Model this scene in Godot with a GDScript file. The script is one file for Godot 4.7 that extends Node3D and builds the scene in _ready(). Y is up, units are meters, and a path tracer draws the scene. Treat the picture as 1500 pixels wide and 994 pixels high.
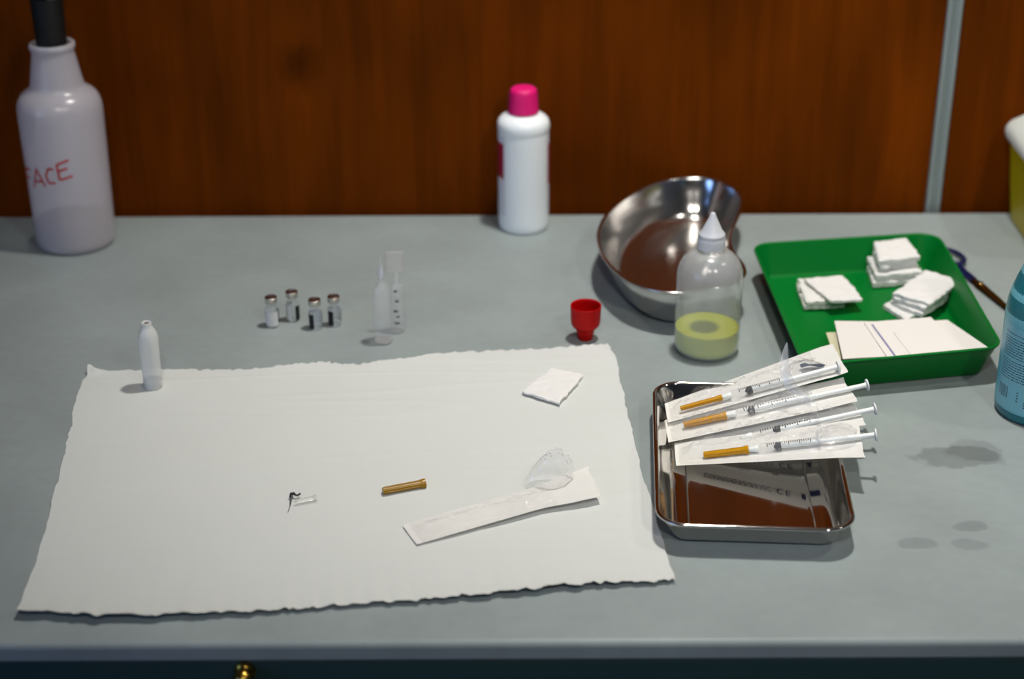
extends Node3D
# A work counter with injection supplies, seen from standing height. Lengths inside meshes are millimetres; commit() turns them into metres.

const TOP := 0.75            # height of the counter top
var rng := RandomNumberGenerator.new()
var used := {}


# ---------------------------------------------------------------- geometry helpers
class Geo:
	var v := PackedVector3Array()
	var uv := PackedVector2Array()
	var ix := PackedInt32Array()

	func vert(p: Vector3, t := Vector2.ZERO) -> int:
		v.append(p)
		uv.append(t)
		return v.size() - 1

	func quad(a: int, b: int, c: int, d: int) -> void:
		ix.append_array(PackedInt32Array([a, b, c, a, c, d]))

	# a grid of (nu + 1) x (nv + 1) points f.call(u, v)
	func grid(nu: int, nv: int, f: Callable) -> void:
		var at := v.size()
		for j in nv + 1:
			for i in nu + 1:
				var u := float(i) / nu
				var w := float(j) / nv
				vert(f.call(u, w), Vector2(u, w))
		for j in nv:
			for i in nu:
				var a := at + j * (nu + 1) + i
				quad(a, a + 1, a + nu + 2, a + nu + 1)

	# rings of equal count joined one to the next; a ring given twice makes a crease
	func loft(rings: Array, cap0 := false, cap1 := false, around := true) -> void:
		var n: int = rings[0].size()
		var at := v.size()
		var last := n if around else n - 1
		for j in rings.size():
			for i in n:
				vert(rings[j][i], Vector2(float(i) / n, float(j) / maxf(1.0, rings.size() - 1.0)))
		for j in rings.size() - 1:
			if rings[j] == rings[j + 1]:
				continue
			for i in last:
				var k := (i + 1) % n
				quad(at + j * n + i, at + j * n + k, at + (j + 1) * n + k, at + (j + 1) * n + i)
		if cap0:
			fan(rings[0], true)
		if cap1:
			fan(rings[-1], false)

	func fan(ring, back: bool) -> void:
		var c := Vector3.ZERO
		for p in ring:
			c += p
		c /= ring.size()
		var m := vert(c)
		var at := v.size()
		for p in ring:
			vert(p)
		for i in ring.size():
			var k: int = (i + 1) % ring.size()
			if back:
				ix.append_array(PackedInt32Array([m, at + k, at + i]))
			else:
				ix.append_array(PackedInt32Array([m, at + i, at + k]))

	# prof: Vector2(radius, height); axis 1 = y, 0 = x. A point given twice makes a crease
	func lathe(prof: Array, n := 40, axis := 1, off := Vector3.ZERO) -> void:
		var rings := []
		for p in prof:
			var ring := PackedVector3Array()
			for i in n:
				var a := TAU * i / n
				if axis == 1:
					ring.append(off + Vector3(p.x * cos(a), p.y, p.x * sin(a)))
				else:
					ring.append(off + Vector3(p.y, p.x * cos(a), p.x * sin(a)))
			rings.append(ring)
		loft(rings)

	func box(c: Vector3, s: Vector3, b := 0.0) -> void:
		var h := s * 0.5
		var rings := []
		for q in [[-h.y, b], [-h.y + b, 0.0], [h.y - b, 0.0], [h.y, b]]:
			var ring := PackedVector3Array()
			var i: float = q[1]
			for k in [Vector2(-1, -1), Vector2(1, -1), Vector2(1, 1), Vector2(-1, 1)]:
				if b > 0.0:
					var e := b
					var pa := Vector3(k.x * (h.x - i - (0.0 if k.x * k.y > 0 else e)), q[0], k.y * (h.z - i - (e if k.x * k.y > 0 else 0.0)))
					var pb := Vector3(k.x * (h.x - i - (e if k.x * k.y > 0 else 0.0)), q[0], k.y * (h.z - i - (0.0 if k.x * k.y > 0 else e)))
					ring.append(c + pa)
					ring.append(c + pb)
				else:
					ring.append(c + Vector3(k.x * h.x, q[0], k.y * h.z))
			rings.append(ring)
		var flat := []
		for k in rings.size() - 1:   # every face its own vertices: crisp
			for i in rings[k].size():
				var j: int = (i + 1) % rings[k].size()
				if rings[k][i].is_equal_approx(rings[k + 1][i]) and rings[k][j].is_equal_approx(rings[k + 1][j]):
					continue
				var a := vert(rings[k][i])
				vert(rings[k][j])
				vert(rings[k + 1][j])
				vert(rings[k + 1][i])
				quad(a, a + 1, a + 2, a + 3)
		fan(rings[0], true)
		fan(rings[-1], false)

	func tube(path: Array, rad: Array, n := 12, caps := true, flat := 1.0) -> void:
		var rings := []
		var side := Vector3.ZERO
		for i in path.size():
			var d: Vector3 = (path[mini(i + 1, path.size() - 1)] - path[maxi(i - 1, 0)]).normalized()
			if i == 0:
				side = d.cross(Vector3.UP if absf(d.y) < 0.9 else Vector3.RIGHT).normalized()
			side = (side - d * side.dot(d)).normalized()
			var up := side.cross(d)
			var r: float = rad[mini(i, rad.size() - 1)]
			var ring := PackedVector3Array()
			for k in n:
				var a := TAU * k / n
				ring.append(path[i] + side * cos(a) * r + up * sin(a) * r * flat)
			rings.append(ring)
		loft(rings, caps, caps)

	# face: 1 makes the volume positive, 2 makes the normals look up on average
	func mesh(face := 1) -> ArrayMesh:
		var nn := PackedVector3Array()
		nn.resize(v.size())
		var vol := 0.0
		var up := 0.0
		var mid := Vector3.ZERO
		for p in v:
			mid += p
		mid /= maxi(1, v.size())
		for t in range(0, ix.size(), 3):
			var a := v[ix[t]]
			var n := (v[ix[t + 2]] - a).cross(v[ix[t + 1]] - a)
			vol += n.dot(a - mid)
			up += n.y
		var turn := (face == 1 and vol < 0.0) or (face == 2 and up < 0.0)
		if turn:
			for t in range(0, ix.size(), 3):
				var k := ix[t + 1]
				ix[t + 1] = ix[t + 2]
				ix[t + 2] = k
		for t in range(0, ix.size(), 3):
			var a := v[ix[t]]
			var n := (v[ix[t + 2]] - a).cross(v[ix[t + 1]] - a)
			for k in 3:
				nn[ix[t + k]] += n
		# a lathe or ring closes on itself without a seam because its ends are the same vertices
		for i in nn.size():
			nn[i] = nn[i].normalized() if nn[i].length_squared() > 1e-14 else Vector3.UP
		var w := PackedVector3Array()
		for p in v:
			w.append(p * 0.001)
		var arr := []
		arr.resize(Mesh.ARRAY_MAX)
		arr[Mesh.ARRAY_VERTEX] = w
		arr[Mesh.ARRAY_NORMAL] = nn
		arr[Mesh.ARRAY_TEX_UV] = uv
		arr[Mesh.ARRAY_INDEX] = ix
		var m := ArrayMesh.new()
		m.add_surface_from_arrays(Mesh.PRIMITIVE_TRIANGLES, arr)
		return m


func rpoly(corners: Array, r: float, y: float, inset := 0.0, per := 8) -> PackedVector3Array:
	# a polygon in the xz plane with rounded corners, moved inwards by inset
	var n := corners.size()
	var area := 0.0
	for i in n:
		area += corners[i].cross(corners[(i + 1) % n])
	var s := 1.0 if area > 0 else -1.0
	var moved := []
	for i in n:
		var a: Vector2 = corners[(i + n - 1) % n]
		var b: Vector2 = corners[i]
		var c: Vector2 = corners[(i + 1) % n]
		var d0 := (b - a).normalized()
		var d1 := (c - b).normalized()
		var n0 := Vector2(-d0.y, d0.x) * s
		var n1 := Vector2(-d1.y, d1.x) * s
		var bis := (n0 + n1).normalized()
		moved.append(b + bis * inset / maxf(0.2, bis.dot(n0)))
	r = maxf(0.5, r - inset)
	var out := PackedVector3Array()
	for i in n:
		var a: Vector2 = moved[(i + n - 1) % n]
		var b: Vector2 = moved[i]
		var c: Vector2 = moved[(i + 1) % n]
		var e0 := (a - b).normalized()
		var e1 := (c - b).normalized()
		var half := acos(clampf(e0.dot(e1), -1, 1)) * 0.5
		var back := r / tan(half)
		var ctr := b + (e0 + e1).normalized() * r / sin(half)
		var p0 := b + e0 * back - ctr
		var p1 := b + e1 * back - ctr
		var sweep := p0.angle_to(p1)
		for k in per + 1:
			var q := ctr + p0.rotated(sweep * k / per)
			out.append(Vector3(q.x, y, q.y))
	return out


# ---------------------------------------------------------------- node helpers
func numbered(called: String) -> String:
	used[called] = used.get(called, -1) + 1
	return called if used[called] == 0 else "%s_%03d" % [called, used[called]]


func at(x: float, h: float, z: float) -> Vector3:
	return Vector3(x * 0.001, TOP + h * 0.001, z * 0.001)


func thing(called: String, label: String, category: String, where: Vector3, turn := 0.0, group := "") -> Node3D:
	var o := Node3D.new()
	o.name = numbered(called)
	o.position = where
	o.rotation.y = turn
	o.set_meta("label", label)
	o.set_meta("category", category)
	if group:
		o.set_meta("group", group)
	add_child(o, true)
	return o


func part(parent: Node, called: String, m: Mesh, mat: Material, label := "") -> MeshInstance3D:
	var o := MeshInstance3D.new()
	o.name = called
	o.mesh = m
	o.material_override = mat
	o.cast_shadow = GeometryInstance3D.SHADOW_CASTING_SETTING_ON
	if label:
		o.set_meta("label", label)
	parent.add_child(o, true)
	return o


func struct(called: String, m: Mesh, mat: Material) -> MeshInstance3D:
	var o := part(self, called, m, mat)
	o.set_meta("kind", "structure")
	return o


func mat(c: Color, rough := 0.5, metal := 0.0, spec := 0.5) -> StandardMaterial3D:
	var m := StandardMaterial3D.new()
	m.albedo_color = c
	m.roughness = rough
	m.metallic = metal
	m.metallic_specular = spec
	m.cull_mode = BaseMaterial3D.CULL_DISABLED
	return m


func clear(c: Color, alpha: float, rough := 0.1) -> StandardMaterial3D:
	var m := mat(c, rough)
	m.albedo_color.a = alpha
	m.transparency = BaseMaterial3D.TRANSPARENCY_ALPHA
	return m


func slab(lo: Vector3, hi: Vector3, b := 0.0) -> ArrayMesh:   # metres
	var g := Geo.new()
	g.box((lo + hi) * 500.0, (hi - lo) * 1000.0, b)
	return g.mesh()


func noise_tex(seed_: int, freq: float, size: int, lo: Color, hi: Color, normal := false, bump := 4.0) -> NoiseTexture2D:
	var n := FastNoiseLite.new()
	n.seed = seed_
	n.frequency = freq
	n.fractal_octaves = 4
	var t := NoiseTexture2D.new()
	t.noise = n
	t.width = size
	t.height = size
	t.seamless = true
	if normal:
		t.as_normal_map = true
		t.bump_strength = bump
	else:
		var g := Gradient.new()
		g.set_color(0, lo)
		g.set_color(1, hi)
		t.color_ramp = g
	return t


func image_of(w: int, h: int, f: Callable) -> ImageTexture:
	var b := PackedByteArray()
	b.resize(w * h * 3)
	var k := 0
	for y in h:
		for x in w:
			var c: Color = f.call(x, y)
			b[k] = clampi(int(c.r * 255.0), 0, 255)
			b[k + 1] = clampi(int(c.g * 255.0), 0, 255)
			b[k + 2] = clampi(int(c.b * 255.0), 0, 255)
			k += 3
	return ImageTexture.create_from_image(Image.create_from_data(w, h, false, Image.FORMAT_RGB8, b))


# ---------------------------------------------------------------- materials
var steel: StandardMaterial3D
var gauze_mat: StandardMaterial3D
var paper_mat: StandardMaterial3D
var film_mat: StandardMaterial3D
var clear_plastic: StandardMaterial3D
var white_plastic: StandardMaterial3D
var amber: StandardMaterial3D
var black_rubber: StandardMaterial3D
var ink: StandardMaterial3D
var blue_ink: StandardMaterial3D


func make_materials() -> void:
	steel = mat(Color(0.80, 0.79, 0.77), 0.09, 1.0)
	gauze_mat = mat(Color(0.91, 0.91, 0.91), 0.95, 0.0, 0.2)
	gauze_mat.backlight_enabled = true
	gauze_mat.backlight = Color(0.5, 0.5, 0.5)
	gauze_mat.normal_enabled = true
	gauze_mat.normal_texture = noise_tex(5, 0.08, 256, Color.BLACK, Color.WHITE, true, 6.0)
	gauze_mat.normal_scale = 0.5
	gauze_mat.uv1_triplanar = true
	gauze_mat.uv1_scale = Vector3.ONE * 30.0
	paper_mat = mat(Color(0.91, 0.91, 0.90), 0.8, 0.0, 0.3)
	paper_mat.backlight_enabled = true
	paper_mat.backlight = Color(0.7, 0.7, 0.7)
	film_mat = clear(Color(0.95, 0.97, 1.0), 0.045, 0.05)
	film_mat.normal_enabled = true
	film_mat.normal_texture = noise_tex(42, 0.03, 512, Color.BLACK, Color.WHITE, true, 14.0)
	film_mat.normal_scale = 0.3
	film_mat.uv1_triplanar = true
	film_mat.uv1_scale = Vector3.ONE * 14.0
	clear_plastic = clear(Color(0.88, 0.91, 0.93), 0.09, 0.1)
	white_plastic = mat(Color(0.90, 0.92, 0.92), 0.35)
	amber = clear(Color(0.76, 0.55, 0.01), 0.92, 0.2)
	black_rubber = mat(Color(0.03, 0.03, 0.035), 0.5)
	ink = mat(Color(0.08, 0.08, 0.1), 0.7)
	blue_ink = mat(Color(0.05, 0.1, 0.42), 0.7)


func _ready() -> void:
	rng.seed = 7
	make_materials()
	view_and_light()
	room()
	counter()
	work_sheet()
	spray_bottle()
	antiseptic_bottle()
	kidney_dish()
	dropper_bottle()
	green_tray()
	steel_tray()
	syringes()
	red_cup()
	vials()
	ampoules()
	opened_wrapper()
	small_bits()
	scissors()
	teal_bottle()
	sharps_bin()


# ---------------------------------------------------------------- camera, sky, lamps
func view_and_light() -> void:
	var cam := Camera3D.new()
	cam.name = "camera"
	add_child(cam)
	cam.basis = Basis(Vector3.RIGHT, deg_to_rad(-26.5)) * Basis(Vector3.BACK, deg_to_rad(-0.25))
	cam.position = Vector3(0, TOP + 0.82, 1.995)
	var lens := CameraAttributesPhysical.new()
	lens.frustum_focal_length = 12.0 * 2500.0 / 497.0
	lens.frustum_focus_distance = 1.61
	lens.frustum_near = 0.05
	lens.frustum_far = 50.0
	lens.exposure_aperture = 3.2
	cam.attributes = lens
	cam.fov = rad_to_deg(2.0 * atan(497.0 / 2500.0))
	cam.near = 0.05
	cam.far = 50.0
	cam.current = true

	var sky_mat := ProceduralSkyMaterial.new()
	sky_mat.sky_top_color = Color(0.42, 0.62, 0.95)
	sky_mat.sky_horizon_color = Color(0.72, 0.84, 1.0)
	sky_mat.ground_horizon_color = Color(0.55, 0.6, 0.65)
	sky_mat.ground_bottom_color = Color(0.3, 0.32, 0.33)
	sky_mat.sky_energy_multiplier = 1.7
	var sky := Sky.new()
	sky.sky_material = sky_mat
	var env := Environment.new()
	env.background_mode = Environment.BG_SKY
	env.sky = sky
	env.tonemap_mode = Environment.TONE_MAPPER_LINEAR
	env.tonemap_exposure = 1.15
	env.sdfgi_enabled = true
	env.ssao_enabled = true
	env.ssil_enabled = true
	var we := WorldEnvironment.new()
	we.name = "world_environment"
	we.environment = env
	add_child(we)

	# round ceiling downlights: a ring and a glowing disc each, with a spot just below the disc
	# place, energy, cone, point aimed at
	var spots := [
		[Vector3(0.27, 2.6, 0.34), 2.3, 39.0, Vector3(0.26, 0.75, 0.32), "ceiling downlight straight above the steel tray"],
		[Vector3(1.50, 2.6, 0.62), 0.6, 44.0, Vector3(1.20, 0.75, 0.5), "ceiling downlight above the right end of the counter"],
		[Vector3(0.85, 2.6, 2.35), 1.15, 25.0, Vector3(0.28, 0.85, 0.02), "ceiling spot behind the place to stand, turned to the counter, nearer the right wall"],
		[Vector3(-0.10, 2.6, 2.35), 1.0, 26.0, Vector3(0.06, 0.85, 0.02), "ceiling spot behind the place to stand, turned to the counter, nearer the window"],
	]
	var ring_m := mat(Color(0.85, 0.85, 0.84), 0.4)
	for s in spots:
		var t := thing("ceiling_light", s[4], "ceiling light", s[0])
		var aim: Vector3 = (s[3] - s[0]).normalized()
		t.basis = Basis.looking_at(aim, Vector3.RIGHT) * Basis(Vector3.RIGHT, PI / 2)
		var g := Geo.new()
		g.lathe([Vector2(62, 0), Vector2(84, 0), Vector2(84, 0), Vector2(80, -7), Vector2(66, -8), Vector2(60, -3), Vector2(62, 0)], 40)
		part(t, "trim_ring", g.mesh(), ring_m)
		var d := Geo.new()
		d.lathe([Vector2(0, -3), Vector2(61, -3)], 40)
		var glow := mat(Color(0.95, 0.93, 0.88), 0.5)
		glow.emission_enabled = true
		glow.emission = Color(1.0, 0.978, 0.94)
		glow.emission_energy_multiplier = 14.0 * s[1]
		part(t, "lamp_disc", d.mesh(0), glow)
		var l := SpotLight3D.new()
		l.name = "downlight"
		l.light_color = Color(1.0, 0.978, 0.94)
		l.light_energy = s[1]
		l.light_size = 0.06
		l.spot_angle = s[2]
		l.spot_angle_attenuation = 1.0
		l.spot_range = 8.0
		l.spot_attenuation = 2.0
		l.shadow_enabled = true
		l.rotation.x = -PI / 2
		l.position = Vector3(0, -0.07, 0)
		t.add_child(l)


# ---------------------------------------------------------------- room
func room() -> void:
	var white := mat(Color(0.80, 0.81, 0.81), 0.9)
	var floor_m := mat(Color(0.34, 0.36, 0.37), 0.5)
	floor_m.albedo_texture = noise_tex(11, 0.02, 256, Color(0.8, 0.8, 0.8), Color(1, 1, 1))
	floor_m.uv1_triplanar = true
	struct("floor", slab(Vector3(-2.6, -0.1, -0.2), Vector3(2.8, 0, 4.4)), floor_m)
	struct("ceiling", slab(Vector3(-2.7, 2.6, -0.2), Vector3(2.9, 2.7, 4.5)), white)
	struct("wall_right", slab(Vector3(2.8, 0, -0.2), Vector3(2.9, 2.6, 4.5)), white)
	struct("wall_front", slab(Vector3(-2.7, 0, 4.4), Vector3(2.9, 2.6, 4.5)), white)
	# the left wall has a window
	var wl := Geo.new()
	var wz0 := 1900.0
	var wz1 := 3800.0
	wl.box(Vector3(-2650, 1300, (wz0 - 100) * 0.5 + -50), Vector3(100, 2600, wz0 + 100))
	wl.box(Vector3(-2650, 1300, (wz1 + 4500) * 0.5), Vector3(100, 2600, 4500 - wz1))
	wl.box(Vector3(-2650, 500, (wz0 + wz1) * 0.5), Vector3(100, 1000, wz1 - wz0))
	wl.box(Vector3(-2650, 2450, (wz0 + wz1) * 0.5), Vector3(100, 300, wz1 - wz0))
	struct("wall_left", wl.mesh(0), white)
	var wf := Geo.new()
	for z in [wz0 + 20, (wz0 + wz1) * 0.5, wz1 - 20]:
		wf.box(Vector3(-2640, 1650, z), Vector3(60, 1300, 40), 4)
	for y in [1020, 2280]:
		wf.box(Vector3(-2640, y, (wz0 + wz1) * 0.5), Vector3(58, 40, wz1 - wz0), 4)
	struct("window_1", wf.mesh(0), mat(Color(0.8, 0.8, 0.8), 0.4))
	# wood panelled wall: two big panels with an aluminium joint strip between
	var core := struct("wall_back", slab(Vector3(-2.7, 0, -0.2), Vector3(2.9, 2.6, -0.04)), mat(Color(0.2, 0.12, 0.07), 0.8))
	var wood := mat(Color.WHITE, 0.55, 0.0, 0.12)
	var n1 := FastNoiseLite.new()
	n1.seed = 3
	n1.frequency = 0.011
	n1.fractal_octaves = 3
	var n2 := FastNoiseLite.new()
	n2.seed = 9
	n2.frequency = 0.06
	n2.fractal_octaves = 3
	var sx := 1.6 / 1024.0   # the picture is 1.6 m wide and 0.8 m high, from x = -0.8, y = 0.55
	wood.albedo_texture = image_of(1024, 512, func(x, y):
		var px: float = -0.8 + x * sx
		var py: float = 1.35 - y * sx
		# knots bend the grain round themselves
		var k1 := Vector2((px + 0.259) / 0.020, (py - 0.945) / 0.026)
		var k2 := Vector2((px - 0.492) / 0.03, (py - 0.87) / 0.11)
		var e1 := exp(-k1.length_squared())
		var e2 := exp(-k2.length_squared())
		var bend: float = 40.0 * e1 * signf(k1.x) + 26.0 * e2 * k2.x
		var g := n2.get_noise_2d(x + bend, y * 0.05) * 0.26 + n1.get_noise_2d(x + bend * 0.5, y * 0.4) * 0.5
		var fine := n2.get_noise_2d(x * 4.0, y * 0.12 + 400.0) * 0.09
		var t := clampf(0.62 + 0.5 * g + fine - 0.40 * exp(-k1.length_squared() * 1.2) + 0.3 * e2, 0.0, 1.0)
		return Color(0.20, 0.085, 0.0).lerp(Color(0.47, 0.215, 0.012), t))
	for seg in [[-2.59, 0.5235], [0.5435, 2.79]]:
		var g := Geo.new()
		g.box(Vector3((seg[0] + seg[1]) * 500.0, 1300, -27.5), Vector3((seg[1] - seg[0]) * 1000.0, 2596, 25))
		for i in g.v.size():
			g.uv[i] = Vector2((g.v[i].x * 0.001 + 0.8) / 1.6, (1.35 - g.v[i].y * 0.001) / 0.8)
		part(core, "wood_panel", g.mesh(), wood)
	var strip := Geo.new()
	strip.box(Vector3(533.5, 1300, -21), Vector3(18, 2596, 12), 1.0)
	strip.box(Vector3(527.6, 1300, -13), Vector3(6, 2596, 6), 1.5)
	strip.box(Vector3(539.4, 1300, -13), Vector3(6, 2596, 6), 1.5)
	struct("trim_1", strip.mesh(0), mat(Color(0.60, 0.65, 0.65), 0.4, 0.3))


# ---------------------------------------------------------------- counter
func counter() -> void:
	var t := thing("counter", "long grey counter with smooth top and dark front against the wood wall", "counter", Vector3(0, 0, 0))
	var top_m := mat(Color.WHITE, 0.42, 0.0, 0.35)
	var nz := FastNoiseLite.new()
	nz.seed = 21
	nz.frequency = 0.008
	nz.fractal_octaves = 4
	var stains := [[419, 603, 46, 22, 0.15], [440, 590, 30, 22, 0.1], [349, 749, 19, 10, 0.10], [402, 722, 17, 9, 0.10], [395, 752, 16, 10, 0.08]]
	var shape := FastNoiseLite.new()
	shape.seed = 4
	shape.frequency = 0.03
	top_m.albedo_texture = image_of(1024, 768, func(x, y):
		var px: float = -750.0 + x * 1500.0 / 1024.0
		var pz: float = y * 900.0 / 768.0
		var f := 1.0 + 0.05 * nz.get_noise_2d(x, y) + 0.02 * nz.get_noise_2d(x * 9.0, y * 9.0)
		for s in stains:
			var d := Vector2((px - s[0]) / s[2], (pz - s[1]) / s[3]).length() + 0.35 * shape.get_noise_2d(px, pz)
			f -= s[4] * (1.0 - smoothstep(0.8, 1.05, d))
		return Color(0.56, 0.60, 0.605) * f)
	var g := Geo.new()
	# profile across the depth, front edge rounded
	var prof := [Vector2(0, 0), Vector2(0, 0), Vector2(300, 0), Vector2(600, 0), Vector2(883, 0), Vector2(886.5, -1), Vector2(888.6, -2.8), Vector2(889.3, -5.5), Vector2(889.3, -5.5), Vector2(889.3, -16), Vector2(889.3, -16), Vector2(860, -16), Vector2(0, -16), Vector2(0, 0)]
	var rings := []
	for x in [-2400, -2400, -1600, -800, 0, 800, 1600, 2500, 2500]:
		var ring := PackedVector3Array()
		for p in prof:
			ring.append(Vector3(x, 750 + p.y, p.x))
		rings.append(ring)
	g.loft(rings, true, true)
	for i in g.v.size():
		g.uv[i] = Vector2((g.v[i].x + 750.0) / 1500.0, g.v[i].z / 900.0)
	part(t, "counter_top", g.mesh(), top_m)
	var dark := mat(Color(0.16, 0.26, 0.26), 0.5)
	part(t, "front_panel", slab(Vector3(-2.4, 0.55, 0.862), Vector3(2.5, 0.732, 0.8865), 2.0), dark)
	part(t, "body", slab(Vector3(-2.39, 0.06, 0.02), Vector3(2.49, 0.733, 0.860)), dark)
	part(t, "plinth", slab(Vector3(-2.35, 0.0, 0.05), Vector3(2.45, 0.06, 0.80)), mat(Color(0.05, 0.06, 0.07), 0.6))
	var k := Geo.new()
	k.lathe([Vector2(9, 0), Vector2(9, 2), Vector2(9, 2), Vector2(6, 3), Vector2(5.5, 6), Vector2(8, 9), Vector2(8.6, 13), Vector2(6.5, 17), Vector2(3, 18.8), Vector2(0, 19)], 32)
	var kn := part(t, "knob", k.mesh(), mat(Color(0.62, 0.50, 0.22), 0.22, 1.0), "small round brass knob")
	kn.position = Vector3(-0.2155, 0.7215, 0.8865)
	kn.rotation.x = PI / 2


# ---------------------------------------------------------------- paper sheet
func curve_at(pts: Array, t: float) -> Vector2:
	var f := t * (pts.size() - 1)
	var i := clampi(int(f), 0, pts.size() - 2)
	var p0: Vector2 = pts[maxi(i - 1, 0)]
	var p3: Vector2 = pts[mini(i + 2, pts.size() - 1)]
	return pts[i].cubic_interpolate(pts[i + 1], p0, p3, f - i)


func sheet_height(x: float, z: float) -> float:
	return 0.9 + 0.35 * sin(x * 0.021 + z * 0.034) + 0.3 * sin(z * 0.05 - x * 0.008)


func work_sheet() -> void:
	var back := [Vector2(-440, 424), Vector2(-350, 421), Vector2(-290, 419), Vector2(-249, 416), Vector2(-200, 405), Vector2(-164, 408), Vector2(-100, 393), Vector2(-36, 380), Vector2(40, 374), Vector2(102, 368)]
	var front := [Vector2(-402, 854), Vector2(-330, 860), Vector2(-251, 857), Vector2(-190, 849), Vector2(-141, 843), Vector2(-85, 838), Vector2(-29, 832), Vector2(30, 822), Vector2(80, 814), Vector2(136, 810)]
	var left := [Vector2(-440, 424), Vector2(-441, 470), Vector2(-433, 530), Vector2(-427, 584), Vector2(-419, 660), Vector2(-410, 749), Vector2(-402, 854)]
	var right := [Vector2(102, 368), Vector2(109, 404), Vector2(112, 470), Vector2(115, 545), Vector2(120, 627), Vector2(128, 726), Vector2(136, 810)]
	var nz := FastNoiseLite.new()
	nz.seed = 8
	nz.frequency = 0.9
	nz.fractal_octaves = 3
	var wr := FastNoiseLite.new()
	wr.seed = 31
	wr.frequency = 0.004
	wr.fractal_octaves = 2
	var crepe := mat(Color(0.80, 0.815, 0.81), 0.95, 0.0, 0.15)
	crepe.normal_enabled = true
	crepe.normal_texture = noise_tex(15, 0.09, 512, Color.BLACK, Color.WHITE, true, 5.0)
	crepe.normal_scale = 0.35
	crepe.uv1_scale = Vector3(9, 7, 1)
	var f := func(u: float, v: float) -> Vector3:
		var b := curve_at(back, u)
		var fr := curve_at(front, u)
		var l := curve_at(left, v)
		var r := curve_at(right, v)
		var p: Vector2 = b.lerp(fr, v) + l.lerp(r, u) - back[0].lerp(back[-1], u).lerp(front[0].lerp(front[-1], u), v)
		var tear_b: float = pow(1.0 - v, 40.0) * nz.get_noise_2d(u * 60.0, 3.0) * 5.0
		var tear_f: float = pow(v, 40.0) * nz.get_noise_2d(u * 45.0, 30.0) * 4.5
		var tear_s: float = (pow(u, 60.0) + pow(1.0 - u, 60.0)) * nz.get_noise_2d(v * 14.0, 60.0) * 2.0
		p += Vector2(tear_s, tear_b + tear_f)
		var h := sheet_height(p.x, p.y)
		# long soft creases that run along the roll
		var c := wr.get_noise_2d(p.x * 0.35, p.y * 3.2)
		h += 0.65 * maxf(0.0, 0.16 - absf(c)) / 0.16 * smoothstep(0.0, 0.1, v)
		# the front edge curls off the counter, most at its left end
		h += pow(v, 14.0) * (4.2 + 1.6 * sin(u * 9.0 + 1.0) + 1.4 * (1.0 - u) + nz.get_noise_2d(u * 30.0, 90.0) * 1.4)
		h += pow(u, 30.0) * 1.5 * (0.5 + 0.5 * sin(v * 17.0))
		h += pow(1.0 - v, 20.0) * (0.8 + 0.9 * sin(u * 21.0))
		var corner := Vector2(u * 550.0, v * 430.0).length()
		h += 8.0 * exp(-pow(corner / 11.0, 2.0))
		return Vector3(p.x + 150.0, maxf(h, 0.3), p.y - 600.0)
	var g := Geo.new()
	g.grid(220, 150, f)
	var m0 := g.v.size()
	g.grid(220, 150, func(u, v): return f.call(u, v) - Vector3(0, 0.25, 0))
	# turn the under side over
	for t in range(g.ix.size() / 2, g.ix.size(), 3):
		var k := g.ix[t + 1]
		g.ix[t + 1] = g.ix[t + 2]
		g.ix[t + 2] = k
	for i in 220:
		g.quad(i, i + 1, m0 + i + 1, m0 + i)
	var ms := MeshInstance3D.new()
	ms.name = numbered("paper_sheet")
	ms.mesh = g.mesh(0)
	ms.material_override = crepe
	ms.position = at(-150, 0, 600)
	ms.set_meta("label", "large torn sheet of creamy white crepe paper spread on the counter")
	ms.set_meta("category", "paper sheet")
	add_child(ms, true)


# ---------------------------------------------------------------- bottles
func cyl_patch(r: Callable, a0: float, a1: float, h0: float, h1: float, off: float, nu := 24, nv := 8) -> Geo:
	# a patch lying on a turned body, angles in degrees from the front, to the right positive
	var g := Geo.new()
	g.grid(nu, nv, func(u, v):
		var a := deg_to_rad(lerpf(a0, a1, u))
		var h := lerpf(h1, h0, v)
		var rr: float = r.call(h) + off
		return Vector3(rr * sin(a), h, rr * cos(a)))
	return g


func ribbon(g: Geo, r: Callable, stroke: Array, wide: float, off: float) -> void:
	# a pen stroke on a turned body: points are (degrees, height)
	var pts := []
	for i in stroke.size() - 1:
		for k in 6:
			pts.append(stroke[i].lerp(stroke[i + 1], k / 6.0))
	pts.append(stroke[-1])
	var rings := []
	for i in pts.size():
		var rr: float = r.call(pts[i].y) + off
		var d: Vector2 = (pts[mini(i + 1, pts.size() - 1)] - pts[maxi(i - 1, 0)])
		d.x = deg_to_rad(d.x) * rr
		d = d.normalized().orthogonal() * wide * 0.5
		var ring := PackedVector3Array()
		for s in [-1.0, 1.0]:
			var a: float = deg_to_rad(pts[i].x) + d.x * s / rr
			ring.append(Vector3(rr * sin(a), pts[i].y + d.y * s, rr * cos(a)))
		rings.append(ring)
	g.loft(rings, false, false, false)


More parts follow.
